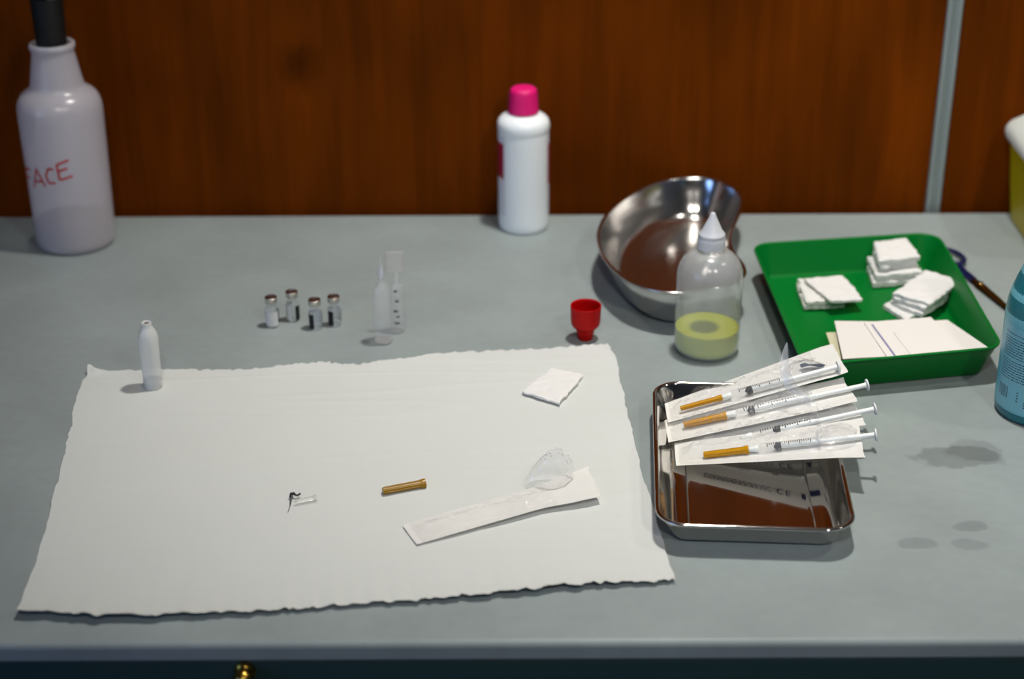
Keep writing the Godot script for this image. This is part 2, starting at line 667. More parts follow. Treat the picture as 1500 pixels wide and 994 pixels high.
func spray_bottle() -> void:
	var t := thing("spray_bottle", "big cloudy white spray bottle with FACE written on it in red", "spray bottle", at(-530, 0, 78))
	var body := clear(Color(0.95, 0.94, 0.98), 0.42, 0.25)
	var g := Geo.new()
	g.lathe([Vector2(0, 3), Vector2(30, 2), Vector2(40, 0.4), Vector2(44, 1.5), Vector2(46.5, 5), Vector2(47.3, 12), Vector2(48, 60), Vector2(48.6, 110), Vector2(49.4, 165), Vector2(49, 175), Vector2(47.2, 182), Vector2(43.5, 188.5), Vector2(38, 193), Vector2(33.5, 196), Vector2(31.3, 199.5), Vector2(30.3, 204), Vector2(27.5, 220), Vector2(24.8, 236), Vector2(24.2, 240), Vector2(25.5, 242.5), Vector2(26.6, 246), Vector2(25.8, 249.5), Vector2(23, 250.5), Vector2(21, 249), Vector2(20.5, 244)], 56)
	part(t, "bottle_body", g.mesh(), body)
	var liq := Geo.new()
	liq.lathe([Vector2(0, 4), Vector2(38, 2.5), Vector2(43, 3.5), Vector2(45.3, 7), Vector2(46.2, 14), Vector2(46.6, 30), Vector2(46.6, 30), Vector2(0, 30)], 48)
	part(t, "liquid", liq.mesh(), clear(Color(0.30, 0.19, 0.21), 0.8, 0.2), "pinkish liquid in the bottom")
	var r := func(h: float) -> float: return lerpf(47.6, 49.4, clampf(h / 165.0, 0, 1)) if h > 12 else 46.0
	var pen := Geo.new()
	var strokes := [
		[Vector2(-64, 81), Vector2(-63, 104)], [Vector2(-63, 104), Vector2(-45, 107)], [Vector2(-63, 94), Vector2(-48, 96)],
		[Vector2(-40, 86), Vector2(-31, 111), Vector2(-19, 90)], [Vector2(-38, 94), Vector2(-21, 96)],
		[Vector2(-4, 112), Vector2(-11, 113), Vector2(-16, 104), Vector2(-13, 95), Vector2(-3, 95)],
		[Vector2(3, 99), Vector2(1, 118)], [Vector2(1, 118), Vector2(18, 123)], [Vector2(2, 110), Vector2(15, 113)], [Vector2(3, 99), Vector2(21, 103)],
	]
	for s in strokes:
		ribbon(pen, r, s, 2.6, 0.35)
	part(t, "lettering", pen.mesh(0), mat(Color(0.72, 0.16, 0.17), 0.7), "red handwritten capital letters")
	# black sprayer: collar and trigger head, mostly above the picture
	var b := mat(Color(0.012, 0.014, 0.015), 0.6)
	var c := Geo.new()
	c.lathe([Vector2(0, 243), Vector2(17.5, 243), Vector2(17.5, 243), Vector2(18.0, 268), Vector2(18.6, 303), Vector2(18.6, 303), Vector2(13, 306), Vector2(12, 312), Vector2(0, 312)], 36)
	var head := part(t, "spray_head", c.mesh(), b)
	head.rotation.y = -PI / 2
	var hd := Geo.new()
	hd.box(Vector3(-14, 326, 0), Vector3(84, 28, 24), 5)
	hd.box(Vector3(-62, 326, 0), Vector3(14, 18, 18), 3)
	part(head, "nozzle_housing", hd.mesh(0), b)
	var tr := Geo.new()
	tr.tube([Vector3(-26, 316, 0), Vector3(-34, 298, 0), Vector3(-36, 278, 0), Vector3(-44, 262, 0)], [6, 6, 5.5, 4], 12)
	part(head, "trigger", tr.mesh(), b)


func antiseptic_bottle() -> void:
	var t := thing("antiseptic_bottle", "white plastic bottle with a bright pink screw cap", "bottle", at(15, 0, 36))
	var g := Geo.new()
	g.lathe([Vector2(0, 2), Vector2(24, 1.5), Vector2(27, 0), Vector2(29.5, 1.8), Vector2(30.6, 5), Vector2(31, 12), Vector2(31, 128), Vector2(31, 128), Vector2(31.7, 129), Vector2(31.7, 135), Vector2(30.6, 139.5), Vector2(27, 143.5), Vector2(21, 146.5), Vector2(16, 148), Vector2(15.5, 151), Vector2(15.5, 158)], 56)
	part(t, "bottle_body", g.mesh(), mat(Color(0.92, 0.95, 0.97), 0.4))
	var c := Geo.new()
	var n := 72
	var rings := []
	for q in [[16.8, 149.0, 0], [18.0, 149.2, 0.15], [17.9, 151.5, 0.3], [16.6, 172.5, 0.3], [15.6, 177.0, 0.1], [13.4, 179.3, 0], [8.0, 179.8, 0], [0.01, 179.8, 0]]:
		var ring := PackedVector3Array()
		for i in n:
			var a := TAU * i / n
			var rr: float = q[0] + q[2] * (1.0 if i % 2 == 0 else -1.0)
			ring.append(Vector3(rr * cos(a), q[1], rr * sin(a)))
		rings.append(ring)
	c.loft(rings)
	part(t, "cap", c.mesh(), mat(Color(0.87, 0.03, 0.45), 0.5), "bright pink ribbed screw cap")
	var r := func(_h: float) -> float: return 31.0
	var lab := cyl_patch(r, 64, 314, 22, 124, 0.15, 40, 4)
	part(t, "label", lab.mesh(0), mat(Color(0.86, 0.87, 0.9), 0.5))
	var red := cyl_patch(r, 248, 309, 70, 115, 0.3, 16, 2)
	part(t, "label_print", red.mesh(0), mat(Color(0.62, 0.02, 0.20), 0.5), "crimson printed block on the label")
	var red2 := cyl_patch(r, 70, 88, 60, 112, 0.3, 8, 2)
	part(t, "label_print", red2.mesh(0), mat(Color(0.72, 0.25, 0.36), 0.5), "pink printed stripe on the label")


func dropper_bottle() -> void:
	var t := thing("dropper_bottle", "translucent squeeze bottle with pointed nozzle and yellow green liquid", "bottle", at(206, 0, 378))
	var shell := clear(Color(0.88, 0.91, 0.93), 0.29, 0.2)
	var g := Geo.new()
	g.lathe([Vector2(0, 2.5), Vector2(20, 2), Vector2(25, 0.2), Vector2(30, 1.8), Vector2(33.2, 5.5), Vector2(34.4, 11), Vector2(34.6, 18), Vector2(34.6, 86), Vector2(34, 93), Vector2(32, 100), Vector2(28.5, 106.5), Vector2(23.5, 111.5), Vector2(18.5, 114.3), Vector2(15.5, 115.2), Vector2(14.2, 116.5), Vector2(14, 120), Vector2(14, 131)], 56)
	part(t, "bottle_body", g.mesh(), shell)
	var liq := Geo.new()
	liq.lathe([Vector2(0, 3.5), Vector2(24, 2.5), Vector2(29, 3.6), Vector2(32, 6.5), Vector2(33.2, 11.5), Vector2(33.5, 18), Vector2(33.6, 29), Vector2(33.6, 29), Vector2(0, 28.6)], 48)
	part(t, "liquid", liq.mesh(), clear(Color(0.74, 0.77, 0.0), 0.92, 0.12), "yellow green liquid")
	var c := Geo.new()
	c.lathe([Vector2(14.3, 119), Vector2(14.6, 121), Vector2(14.4, 124), Vector2(14.4, 129), Vector2(13.6, 130.5), Vector2(12.6, 131.5), Vector2(13.4, 132.6), Vector2(13.8, 134), Vector2(12.6, 135.8), Vector2(10.6, 138), Vector2(7, 146), Vector2(3.6, 153), Vector2(2.6, 156.5), Vector2(1.6, 157.5), Vector2(0, 157.6)], 40)
	part(t, "nozzle_cap", c.mesh(), mat(Color(0.80, 0.82, 0.85), 0.4), "white pointed dropper nozzle")


func teal_bottle() -> void:
	var t := thing("teal_bottle", "light teal bottle with printed white lettering panel, cut off by the right edge", "bottle", at(520, 0, 512))
	var g := Geo.new()
	g.lathe([Vector2(0, 3), Vector2(32, 2), Vector2(37, 0), Vector2(39.8, 1.6), Vector2(41.3, 5), Vector2(41.9, 12), Vector2(42.3, 60), Vector2(42.6, 108), Vector2(41.9, 118), Vector2(39.8, 128), Vector2(36.3, 140), Vector2(31.5, 154), Vector2(27, 168), Vector2(21, 190), Vector2(16, 208), Vector2(15, 214), Vector2(15, 224)], 64)
	part(t, "bottle_body", g.mesh(), mat(Color(0.07, 0.42, 0.47), 0.3))
	var r := func(h: float) -> float: return lerpf(41.9, 42.6, clampf((h - 12.0) / 96.0, 0, 1)) if h < 108 else (lerpf(42.6, 39.8, (h - 108.0) / 20.0) if h < 128 else lerpf(39.8, 27.0, (h - 128.0) / 40.0))
	var up := cyl_patch(r, -130, 130, 11, 166, 0.12, 64, 40)
	part(t, "label", up.mesh(0), mat(Color(0.42, 0.70, 0.76), 0.35), "pale teal label")
	# a panel of small print; angles run leftwards as seen
	var w := 1024
	var im := Image.create(w, 768, false, Image.FORMAT_RGB8)
	im.fill(Color(0.48, 0.73, 0.79))
	var dk := Color(0.12, 0.22, 0.32)
	var y := 60
	for line in 17:
		var x := 40
		var end := 960 if line % 5 != 4 else 560
		while x < end:
			var len := rng.randi_range(12, 52)
			im.fill_rect(Rect2i(x, y, mini(len, end - x), 9), dk)
			x += len + 10
		y += 24
		if line == 0 or line == 8:
			y += 16
	var bx := 40
	while bx < 200:      # bar code
		var bw := rng.randi_range(8, 14)
		im.fill_rect(Rect2i(bx, 560, bw, 110), dk)
		bx += bw + rng.randi_range(8, 14)
	for k in 4:
		im.fill_rect(Rect2i(330, 575 + k * 26, 26, 10), dk)
	for k in 3:
		x_dashes(im, 430, 620, 650 + k * 22, dk)
	# hazard diamond with a red border and a flame
	var cx := 500
	var cy := 545
	for yy in range(-86, 87):
		for xx in range(-86, 87):
			var d := absi(xx) + absi(yy)
			if d <= 84:
				im.set_pixel(cx + xx, cy + yy, Color(0.78, 0.10, 0.16) if d > 68 else Color(0.85, 0.88, 0.9))
			var fl := absf(xx) < 20.0 * sqrt(maxf(0.0, 1.0 - absf((yy - 6) / 34.0))) * (0.7 + 0.3 * sin(yy * 0.5))
			if d < 60 and (fl or (yy > 36 and yy < 44 and absi(xx) < 22)):
				im.set_pixel(cx + xx, cy + yy, Color(0.08, 0.08, 0.08))
	var print_m := mat(Color.WHITE, 0.35)
	print_m.albedo_texture = ImageTexture.create_from_image(im)
	var pr := cyl_patch(r, -86, 30, 13, 100, 0.25, 48, 12)
	part(t, "label_print", pr.mesh(0), print_m, "panel of small dark print with a red hazard diamond")
	var c := Geo.new()
	c.lathe([Vector2(17, 214), Vector2(18, 216), Vector2(17.5, 236), Vector2(14, 240), Vector2(0, 240)], 40)
	part(t, "cap", c.mesh(), white_plastic)


func x_dashes(im: Image, x0: int, x1: int, y: int, c: Color) -> void:
	var x := x0
	while x < x1:
		var n := rng.randi_range(10, 30)
		im.fill_rect(Rect2i(x, y, mini(n, x1 - x), 12), c)
		x += n + 8


# ---------------------------------------------------------------- steel and plastic trays
func kidney_ring(pts: Array, y: float, inset: float) -> PackedVector3Array:
	var n := pts.size()
	var out := PackedVector3Array()
	for i in n:
		var d: Vector2 = (pts[(i + 1) % n] - pts[(i + n - 1) % n]).normalized()
		var q: Vector2 = pts[i] + Vector2(-d.y, d.x) * inset
		out.append(Vector3(q.x, y, q.y))
	return out


func kidney_dish() -> void:
	# rim outline from above, relative to the middle (180, 185)
	var c := Vector2(180, 185)
	var key := [Vector2(100, 242), Vector2(97, 190), Vector2(106, 135), Vector2(124, 88), Vector2(151, 44), Vector2(186, 12), Vector2(222, -1), Vector2(254, 7), Vector2(276, 36), Vector2(281, 74), Vector2(271, 122), Vector2(258, 165), Vector2(250, 205), Vector2(252, 240), Vector2(258, 268), Vector2(256, 296), Vector2(240, 320), Vector2(212, 334), Vector2(178, 343), Vector2(148, 333), Vector2(120, 303)]
	var pts := []
	for i in key.size():
		for k in 6:
			var p: Vector2 = key[i].cubic_interpolate(key[(i + 1) % key.size()], key[(i + key.size() - 1) % key.size()], key[(i + 2) % key.size()], k / 6.0)
			pts.append(p - c)
	# even out the spline
	for pass_ in 6:
		var q := []
		for i in pts.size():
			q.append((pts[i] * 2.0 + pts[(i + 1) % pts.size()] + pts[(i + pts.size() - 1) % pts.size()]) * 0.25)
		pts = q
	var area := 0.0
	for i in pts.size():
		area += pts[i].cross(pts[(i + 1) % pts.size()])
	if area < 0:
		pts.reverse()
	var t := thing("kidney_dish", "shiny steel kidney dish against the wood wall", "kidney dish", at(c.x, 0, c.y))
	var outer := [[0.0, 44.0], [0.3, 40.0], [1.5, 33.0], [4.5, 25.5], [11.0, 19.0], [22.0, 14.0], [33.0, 9.0], [41.0, 5.0], [47.0, 3.2]]
	var g := Geo.new()
	var rings := []
	for q in outer:
		rings.append(kidney_ring(pts, q[0], q[1]))
	for q in [[48.2, 1.0], [49.4, -0.4], [50.8, 0.2], [51.4, 2.0], [50.6, 3.6], [48.6, 4.4]]:     # rolled rim
		rings.append(kidney_ring(pts, q[0], q[1]))
	for k in range(outer.size() - 2, -1, -1):
		rings.append(kidney_ring(pts, outer[k][0] + 0.9, outer[k][1] + 0.9))
	g.loft(rings, true, true)
	part(t, "dish", g.mesh(), mat(Color(0.83, 0.82, 0.81), 0.17, 1.0))


func steel_tray() -> void:
	var t := thing("steel_tray", "rectangular stainless steel tray with rolled rim holding the syringe packs", "tray", at(216, 0, 636), -0.063)
	var cs := [Vector2(-86, -132), Vector2(86, -132), Vector2(86, 132), Vector2(-86, 132)]
	var g := Geo.new()
	var rings := []
	var out := [[0.0, 24.0], [0.4, 21.5], [2.0, 18.0], [6.0, 14.2], [14.0, 9.0], [22.0, 5.2], [25.0, 3.6]]
	for q in out:
		rings.append(rpoly(cs, 28, q[0], q[1], 10))
	for q in [[25.4, 1.2], [26.4, 0.0], [27.8, 0.3], [28.6, 1.6], [28.2, 3.4], [26.8, 4.6]]:
		rings.append(rpoly(cs, 28, q[0], q[1], 10))
	for q in [[20.0, 7.0], [13.0, 10.6], [7.0, 15.4], [4.2, 20.0], [3.1, 25.0], [2.8, 30.0], [2.8, 30.0], [1.9, 31.0], [1.9, 31.0], [1.2, 32.0], [1.0, 34.0]]:
		rings.append(rpoly(cs, 28, q[0], q[1], 10))
	g.loft(rings, true, true)
	part(t, "tray_body", g.mesh(), steel)


func green_tray() -> void:
	var c := Vector2(390, 320)
	var cs := [Vector2(276, 184) - c, Vector2(499, 152) - c, Vector2(499, 452) - c, Vector2(289, 491) - c]
	var t := thing("green_tray", "green plastic tray filled with gauze pads and paper packets", "tray", at(c.x, 0, c.y))
	var green := mat(Color(0.0, 0.42, 0.15), 0.32, 0.0, 0.3)
	var g := Geo.new()
	var rings := []
	for q in [[0.0, 21.0], [0.5, 18.5], [3.0, 16.0], [37.0, 2.0], [37.0, 2.0], [37.6, 0.3], [39.0, 0.0], [40.0, 0.8], [40.2, 2.2], [38.8, 3.0], [38.8, 3.0], [6.0, 16.4], [3.6, 18.5], [2.6, 22.0], [2.4, 26.0]]:
		rings.append(rpoly(cs, 24, q[0], q[1], 10))
	g.loft(rings, true, true)
	part(t, "tray_body", g.mesh(), green)

	# gauze pads: corners of the top face, back left, back right, front right, front left; heights in millimetres
	var pads := [
		[[Vector3(324, 10, 223), Vector3(370, 10, 222), Vector3(370, 10, 284), Vector3(323, 10, 289)], 7.0, "bottom white gauze pad of the left stack in the green tray"],
		[[Vector3(325, 16, 228), Vector3(369, 16, 229), Vector3(368, 16, 287), Vector3(324, 16, 290)], 6.5, "middle white gauze pad of the left stack in the green tray"],
		[[Vector3(329, 22, 242), Vector3(376, 22, 232), Vector3(388, 19, 291), Vector3(350, 22, 301)], 5.0, "top gauze pad of the left stack, turned askew over the others"],
		[[Vector3(414, 12, 177), Vector3(466, 12, 166), Vector3(470, 12, 220), Vector3(410, 12, 232)], 9.5, "lowest gauze pad of the tall stack at the back of the green tray"],
		[[Vector3(413, 21, 178), Vector3(464, 21, 168), Vector3(469, 21, 221), Vector3(413, 21, 231)], 9.0, "second gauze pad from the bottom of the tall back stack"],
		[[Vector3(418, 30, 180), Vector3(461, 30, 163), Vector3(463, 30, 214), Vector3(417, 30, 229)], 8.5, "third gauze pad from the bottom of the tall back stack"],
		[[Vector3(419, 39, 177), Vector3(460, 39, 164), Vector3(466, 37, 213), Vector3(415, 38, 229)], 9.0, "topmost puffy gauze pad of the tall back stack"],
		[[Vector3(412, 9, 284), Vector3(476, 9, 222), Vector3(496, 9, 262), Vector3(430, 9, 322)], 7.0, "bottom gauze pad of the slanted stack beside the tray's right wall"],
		[[Vector3(418, 15, 287), Vector3(474, 15, 225), Vector3(495, 15, 266), Vector3(447, 15, 321)], 7.0, "second gauze pad of the slanted stack beside the tray's right wall"],
		[[Vector3(419, 21, 288), Vector3(472, 21, 226), Vector3(494, 21, 267), Vector3(451, 21, 319)], 6.5, "third gauze pad of the slanted stack beside the tray's right wall"],
		[[Vector3(420, 26, 289), Vector3(470, 26, 227), Vector3(502, 28, 262), Vector3(455, 26, 318)], 6.0, "top gauze pad of the slanted stack, its corner lifted towards the scissors"],
	]
	for k in pads.size():
		gauze_pad(pads[k][0], pads[k][1], 40 + k, pads[k][2], "gauze pads in the green tray")
	gauze_pad([Vector3(9, 6, 477), Vector3(41, 6.5, 427), Vector3(74, 6, 441), Vector3(47, 6, 503)], 4.2, 77, "single folded gauze pad lying on the white paper sheet", "")

	# paper packets leaning on the front wall of the tray
	var packs := [
		[[Vector3(333, 18, 373), Vector3(392, 18, 368), Vector3(391, 25, 444), Vector3(329, 25, 449)], Color(0.78, 0.77, 0.66), "cream paper packet peeking out at the left under the white ones"],
		[[Vector3(345, 22, 353), Vector3(391, 22, 355), Vector3(397, 34, 456), Vector3(333, 34, 467)], Color(0.87, 0.86, 0.85), "white paper packet at the left of the fan in the green tray"],
		[[Vector3(421, 24, 361), Vector3(465, 24, 356), Vector3(487, 34, 446), Vector3(427, 34, 458)], Color(0.87, 0.86, 0.85), "white paper packet at the right of the fan in the green tray"],
		[[Vector3(375, 24, 361), Vector3(449, 24, 349), Vector3(457, 35, 452), Vector3(378, 35, 463)], Color(0.88, 0.87, 0.86), "white paper packet with a grey blue edge line, on top in the green tray"],
	]
	for k in packs.size():
		var q: Array = packs[k][0]
		var o: Vector3 = (q[0] + q[1] + q[2] + q[3]) * 0.25
		var th := thing("paper_packet", packs[k][2], "packet", at(o.x, o.y - 4.0, o.z), 0.0, "paper packets in the green tray")
		var f := func(u: float, v: float) -> Vector3:
			var p: Vector3 = q[0].lerp(q[1], u).lerp(q[3].lerp(q[2], u), v)
			return p - o + Vector3(0, 4.0 + 0.7 * sin(u * 5.0 + k) * v, 0)
		var pg := Geo.new()
		var edge := []
		for i in 12:
			edge.append(Vector2(i / 12.0, 0))
		for i in 12:
			edge.append(Vector2(1, i / 12.0))
		for i in 12:
			edge.append(Vector2(1.0 - i / 12.0, 1))
		for i in 12:
			edge.append(Vector2(0, 1.0 - i / 12.0))
		pg.grid(12, 12, f)
		pg.grid(12, 12, func(u, v): return f.call(1.0 - u, v) - Vector3(0, 1.0, 0))
		var r0 := PackedVector3Array()
		var r1 := PackedVector3Array()
		for e in edge:
			r0.append(f.call(e.x, e.y) - Vector3(0, 1.0, 0))
			r1.append(f.call(e.x, e.y))
		pg.loft([r1, r0])
		part(th, "packet", pg.mesh(0), mat(packs[k][1], 0.85, 0.0, 0.3))
		if k == 3:
			var lg := Geo.new()
			lg.grid(2, 20, func(u, v): return f.call(lerpf(0.075, 0.105, u) + 0.02 * v, lerpf(0.08, 0.99, v)) + Vector3(0, 0.25, 0))
			part(th, "edge_print", lg.mesh(0), mat(Color(0.50, 0.50, 0.66), 0.8), "thin grey blue printed line")
			var l2 := Geo.new()
			l2.grid(2, 20, func(u, v): return f.call(lerpf(0.30, 0.308, u) + 0.02 * v, lerpf(0.35, 0.97, v)) + Vector3(0, 0.25, 0))
			part(th, "seal_line", l2.mesh(0), mat(Color(0.72, 0.70, 0.74), 0.8))


func gauze_pad(q: Array, thick: float, seed_: int, label: String, group: String) -> void:
	var o: Vector3 = (q[0] + q[1] + q[2] + q[3]) * 0.25
	var nz := FastNoiseLite.new()
	nz.seed = seed_
	nz.frequency = 0.035
	var t := thing("gauze_pad", label, "gauze pad", at(o.x, o.y - thick, o.z), 0.0, group)
	var n := 26
	var f := func(u: float, v: float, side: float) -> Vector3:
		# slightly wavy outline with soft rounded edges
		var a := u * 2.0 - 1.0
		var b := v * 2.0 - 1.0
		var ra := a * (1.0 - 0.02 * b * b)
		var rb := b * (1.0 - 0.02 * a * a)
		var p: Vector3 = q[0].lerp(q[1], ra * 0.5 + 0.5).lerp(q[3].lerp(q[2], ra * 0.5 + 0.5), rb * 0.5 + 0.5) - o
		var w: float = (q[1] - q[0]).length() * 0.5
		var d: float = (q[3] - q[0]).length() * 0.5
		var e := minf((1.0 - absf(a)) * w, (1.0 - absf(b)) * d)
		var k := clampf(e / (thick * 0.5), 0.0, 1.0)
		var round_ := sqrt(maxf(0.0, 1.0 - (1.0 - k) * (1.0 - k)))
		p.x += nz.get_noise_2d(p.z * 3.0, 5.0) * 2.2
		p.z += nz.get_noise_2d(p.x * 3.0, 55.0) * 2.2
		var bump := nz.get_noise_2d(p.x * 1.6, p.z * 1.6) * (1.5 if side > 0 else 0.3)
		p.y += thick * 0.5 + side * thick * 0.5 * (0.5 + 0.5 * round_) + bump
		return p
	var g := Geo.new()
	g.grid(n, n, func(u, v): return f.call(u, v, 1.0))
	g.grid(n, n, func(u, v): return f.call(1.0 - u, v, -1.0))
	var r0 := PackedVector3Array()
	var r1 := PackedVector3Array()
	var rm := PackedVector3Array()
	for s in 4:
		for i in n:
			var w := float(i) / n
			var e: Vector2 = [Vector2(w, 0), Vector2(1, w), Vector2(1.0 - w, 1), Vector2(0, 1.0 - w)][s]
			r1.append(f.call(e.x, e.y, 1.0))
			r0.append(f.call(e.x, e.y, -1.0))
			var m: Vector3 = (r1[-1] + r0[-1]) * 0.5
			rm.append(m * Vector3(0.985, 1, 0.985))
	g.loft([r1, rm, r0])
	part(t, "pad", g.mesh(0), gauze_mat)


# ---------------------------------------------------------------- syringes and their wrappers
func wrapper(label: String, c: Array, film0: float, film1: float, bulge: float, seed_: int, group := "", sag := 0.0, print_under := false, crinkle := 1.0) -> Node3D:
	# c: left back, left front, right back, right front corners of the paper (millimetres on the counter)
	var lc: Vector3 = (c[0] + c[1]) * 0.5
	var rc: Vector3 = (c[2] + c[3]) * 0.5
	var lh: Vector3 = (c[1] - c[0]) * 0.5
	var rh: Vector3 = (c[3] - c[2]) * 0.5
	var o := Vector3(lc.x, lc.y, lc.z)
	var t := thing("syringe_wrapper", label, "wrapper", at(o.x, o.y, o.z), 0.0, group)
	var nz := FastNoiseLite.new()
	nz.seed = seed_
	nz.frequency = 0.02
	nz.fractal_octaves = 2
	var paper := func(u: float, w: float) -> Vector3:
		var half := lh.lerp(rh, smoothstep(0.62, 1.0, u) if group == "" else u)
		var p: Vector3 = lc.lerp(rc, u) + half * w - o
		p.y += -sag * 4.0 * u * (1.0 - u) + smoothstep(0.8, 1.0, u) * nz.get_noise_2d(w * 40.0, u * 100.0) * 2.6 + 0.9 * w * w
		p.x += smoothstep(0.97, 1.0, u) * nz.get_noise_2d(w * 40.0, 7.0) * 1.5
		return p
	var g := Geo.new()
	g.grid(48, 14, func(u, v): return paper.call(u, v * 2.0 - 1.0))
	g.grid(48, 14, func(u, v): return paper.call(1.0 - u, v * 2.0 - 1.0) - Vector3(0, 0.3, 0))
	var ring0 := PackedVector3Array()
	var ring1 := PackedVector3Array()
	for s in 4:
		for i in 24:
			var k := i / 24.0
			var e: Vector2 = [Vector2(k, 0), Vector2(1, k), Vector2(1.0 - k, 1), Vector2(0, 1.0 - k)][s]
			ring1.append(paper.call(e.x, e.y * 2.0 - 1.0))
			ring0.append(paper.call(e.x, e.y * 2.0 - 1.0) - Vector3(0, 0.3, 0))
	g.loft([ring1, ring0])
	part(t, "paper_backing", g.mesh(0), paper_mat)
	var fg := Geo.new()
	fg.grid(110, 36, func(u, v):
		var uu := lerpf(film0, film1, u)
		var w: float = (v * 2.0 - 1.0) * 0.96
		var p: Vector3 = paper.call(uu, w)
		var e := smoothstep(0.0, 0.1, u) * (1.0 if film1 > 0.9 else 1.0 - 0.4 * smoothstep(0.9, 1.0, u))
		var bl := exp(-pow(absf(w) / 0.42, 4.0)) * e
		p.y += 0.35 + bulge * bl
		p.y += (nz.get_noise_2d(uu * 420.0, w * 60.0) * 3.2 + nz.get_noise_2d(uu * 1100.0, w * 130.0 + 500.0) * 2.2) * smoothstep(0.0, 0.35, 1.0 - absf(w)) * e * (0.5 + bl) * crinkle
		p.y = maxf(p.y, paper.call(uu, w).y + 0.25)
		return p)
	part(t, "clear_film", fg.mesh(2), film_mat)
	if print_under:
		# the printing on the under side of the paper, seen in the polished tray floor
		var pg := Geo.new()
		for row in 3:
			var u0 := 0.16
			while u0 < 0.52:
				var du := rng.randf_range(0.008, 0.028)
				var w0 := 0.18 + row * 0.13
				pg.grid(1, 1, func(a, b): return paper.call(u0 + du * a, w0 + 0.055 * b) - Vector3(0, 0.5, 0))
				u0 += du + 0.007
		part(t, "printing", pg.mesh(0), mat(Color(0.22, 0.25, 0.45), 0.8))
		var bg := Geo.new()
		bg.grid(4, 1, func(a, b): return paper.call(0.70 + 0.09 * a, 0.14 + 0.36 * b) - Vector3(0, 0.5, 0))
		part(t, "printing", bg.mesh(0), blue_ink, "solid blue printed block")
		var tm := TextMesh.new()
		tm.text = "CE"
		tm.font = SystemFont.new()
		tm.font.font_names = PackedStringArray(["Droid Sans"])
		tm.font_size = 26
		tm.pixel_size = 0.0005
		tm.depth = 0.0002
		tm.curve_step = 1.0
		var m := part(t, "printing", tm, blue_ink, "blue CE mark")
		var p0: Vector3 = paper.call(0.60, 0.32)
		var p1: Vector3 = paper.call(0.66, 0.32)
		var ax := (p1 - p0).normalized()
		var down := Vector3(0, -1, 0)
		down = (down - ax * down.dot(ax)).normalized()
		m.transform = Transform3D(Basis(ax, down.cross(ax), down), (p0 - Vector3(0, 0.55, 0)) * 0.001)
	return t


func syringe(label: String, a: Vector3, b: Vector3, group: String, drawn := 0.62, slim := 1.0, capped := true) -> void:
	# a: tip of the needle cap, b: thumb end of the plunger, millimetres on the counter
	var t := thing("syringe", label, "syringe", at(a.x, a.y, a.z), 0.0, group)
	var d := (b - a)
	var n := d.length()
	var ax := d.normalized()
	var side := ax.cross(Vector3.UP).normalized()
	t.basis = Basis(ax, side.cross(ax), side)
	if capped:
		var cap := Geo.new()
		cap.lathe([Vector2(0, 0), Vector2(2.9 * slim, 0), Vector2(2.9 * slim, 0), Vector2(3.1 * slim, 1), Vector2(3.5 * slim, 37), Vector2(4.1 * slim, 38), Vector2(4.1 * slim, 42), Vector2(4.1 * slim, 42), Vector2(3.2 * slim, 42)], 20, 0)
		part(t, "needle_cap", cap.mesh(), amber, "amber orange needle cap")
		var ribs := Geo.new()
		for k in 6:
			var an := TAU * k / 6.0
			var r0 := 3.55 * slim
			ribs.tube([Vector3(4, cos(an) * r0 * 0.92, sin(an) * r0 * 0.92), Vector3(37, cos(an) * r0, sin(an) * r0)], [0.35], 6)
		part(t, "cap_rib", ribs.mesh(), amber)
	var hub := Geo.new()
	hub.lathe([Vector2(0, 40), Vector2(2.4, 40), Vector2(2.8, 47), Vector2(3.3, 47.5), Vector2(3.3, 51), Vector2(0, 51)], 18, 0)
	part(t, "needle_hub", hub.mesh(), white_plastic)
	var bl := 51.0
	var br := n * 0.67
	var barrel := Geo.new()
	barrel.lathe([Vector2(2.0, bl), Vector2(4.0, bl + 1.5), Vector2(4.3, bl + 3), Vector2(4.3, br - 1), Vector2(4.3, br - 1), Vector2(9.0, br - 1), Vector2(9.4, br), Vector2(9.0, br + 1), Vector2(9.0, br + 1), Vector2(3.9, br + 1)], 28, 0)
	part(t, "barrel", barrel.mesh(), clear_plastic)
	var marks := Geo.new()
	for k in 21:
		var x := lerpf(bl + 8, br - 8, k / 20.0)
		var long := 1.0 if k % 5 == 0 else 0.6
		marks.grid(1, 5, func(u, v):
			var an: float = -0.1 + (v * long)
			return Vector3(x + 0.75 * u, 4.42 * cos(an), 4.42 * sin(an)))
	part(t, "graduation", marks.mesh(0), ink, "black scale lines")
	var px := lerpf(bl, br, 1.0 - drawn) - 6.0
	var pist := Geo.new()
	pist.lathe([Vector2(0, px - 2.6), Vector2(3.6, px), Vector2(3.9, px + 1), Vector2(3.9, px + 2), Vector2(3.3, px + 2.2), Vector2(3.3, px + 3), Vector2(3.9, px + 3.4), Vector2(3.9, px + 4.6), Vector2(3.9, px + 4.6), Vector2(0, px + 4.6)], 24, 0)
	part(t, "piston", pist.mesh(), black_rubber, "black rubber piston")
	var rod := Geo.new()
	rod.lathe([Vector2(0, px + 4.2), Vector2(2.5, px + 4.2), Vector2(2.5, px + 4.2), Vector2(2.4, n - 4.0), Vector2(3.2, n - 1.5), Vector2(0, n - 1.5)], 20, 0)
	var pl := part(t, "plunger", rod.mesh(0), white_plastic, "white plunger rod")
	var th := Geo.new()
	th.lathe([Vector2(0, n - 1.8), Vector2(5.4, n - 1.8), Vector2(5.8, n - 1.2), Vector2(5.8, n - 0.5), Vector2(5.3, n), Vector2(0, n)], 28, 0)
	part(pl, "thumb_rest", th.mesh(), white_plastic)


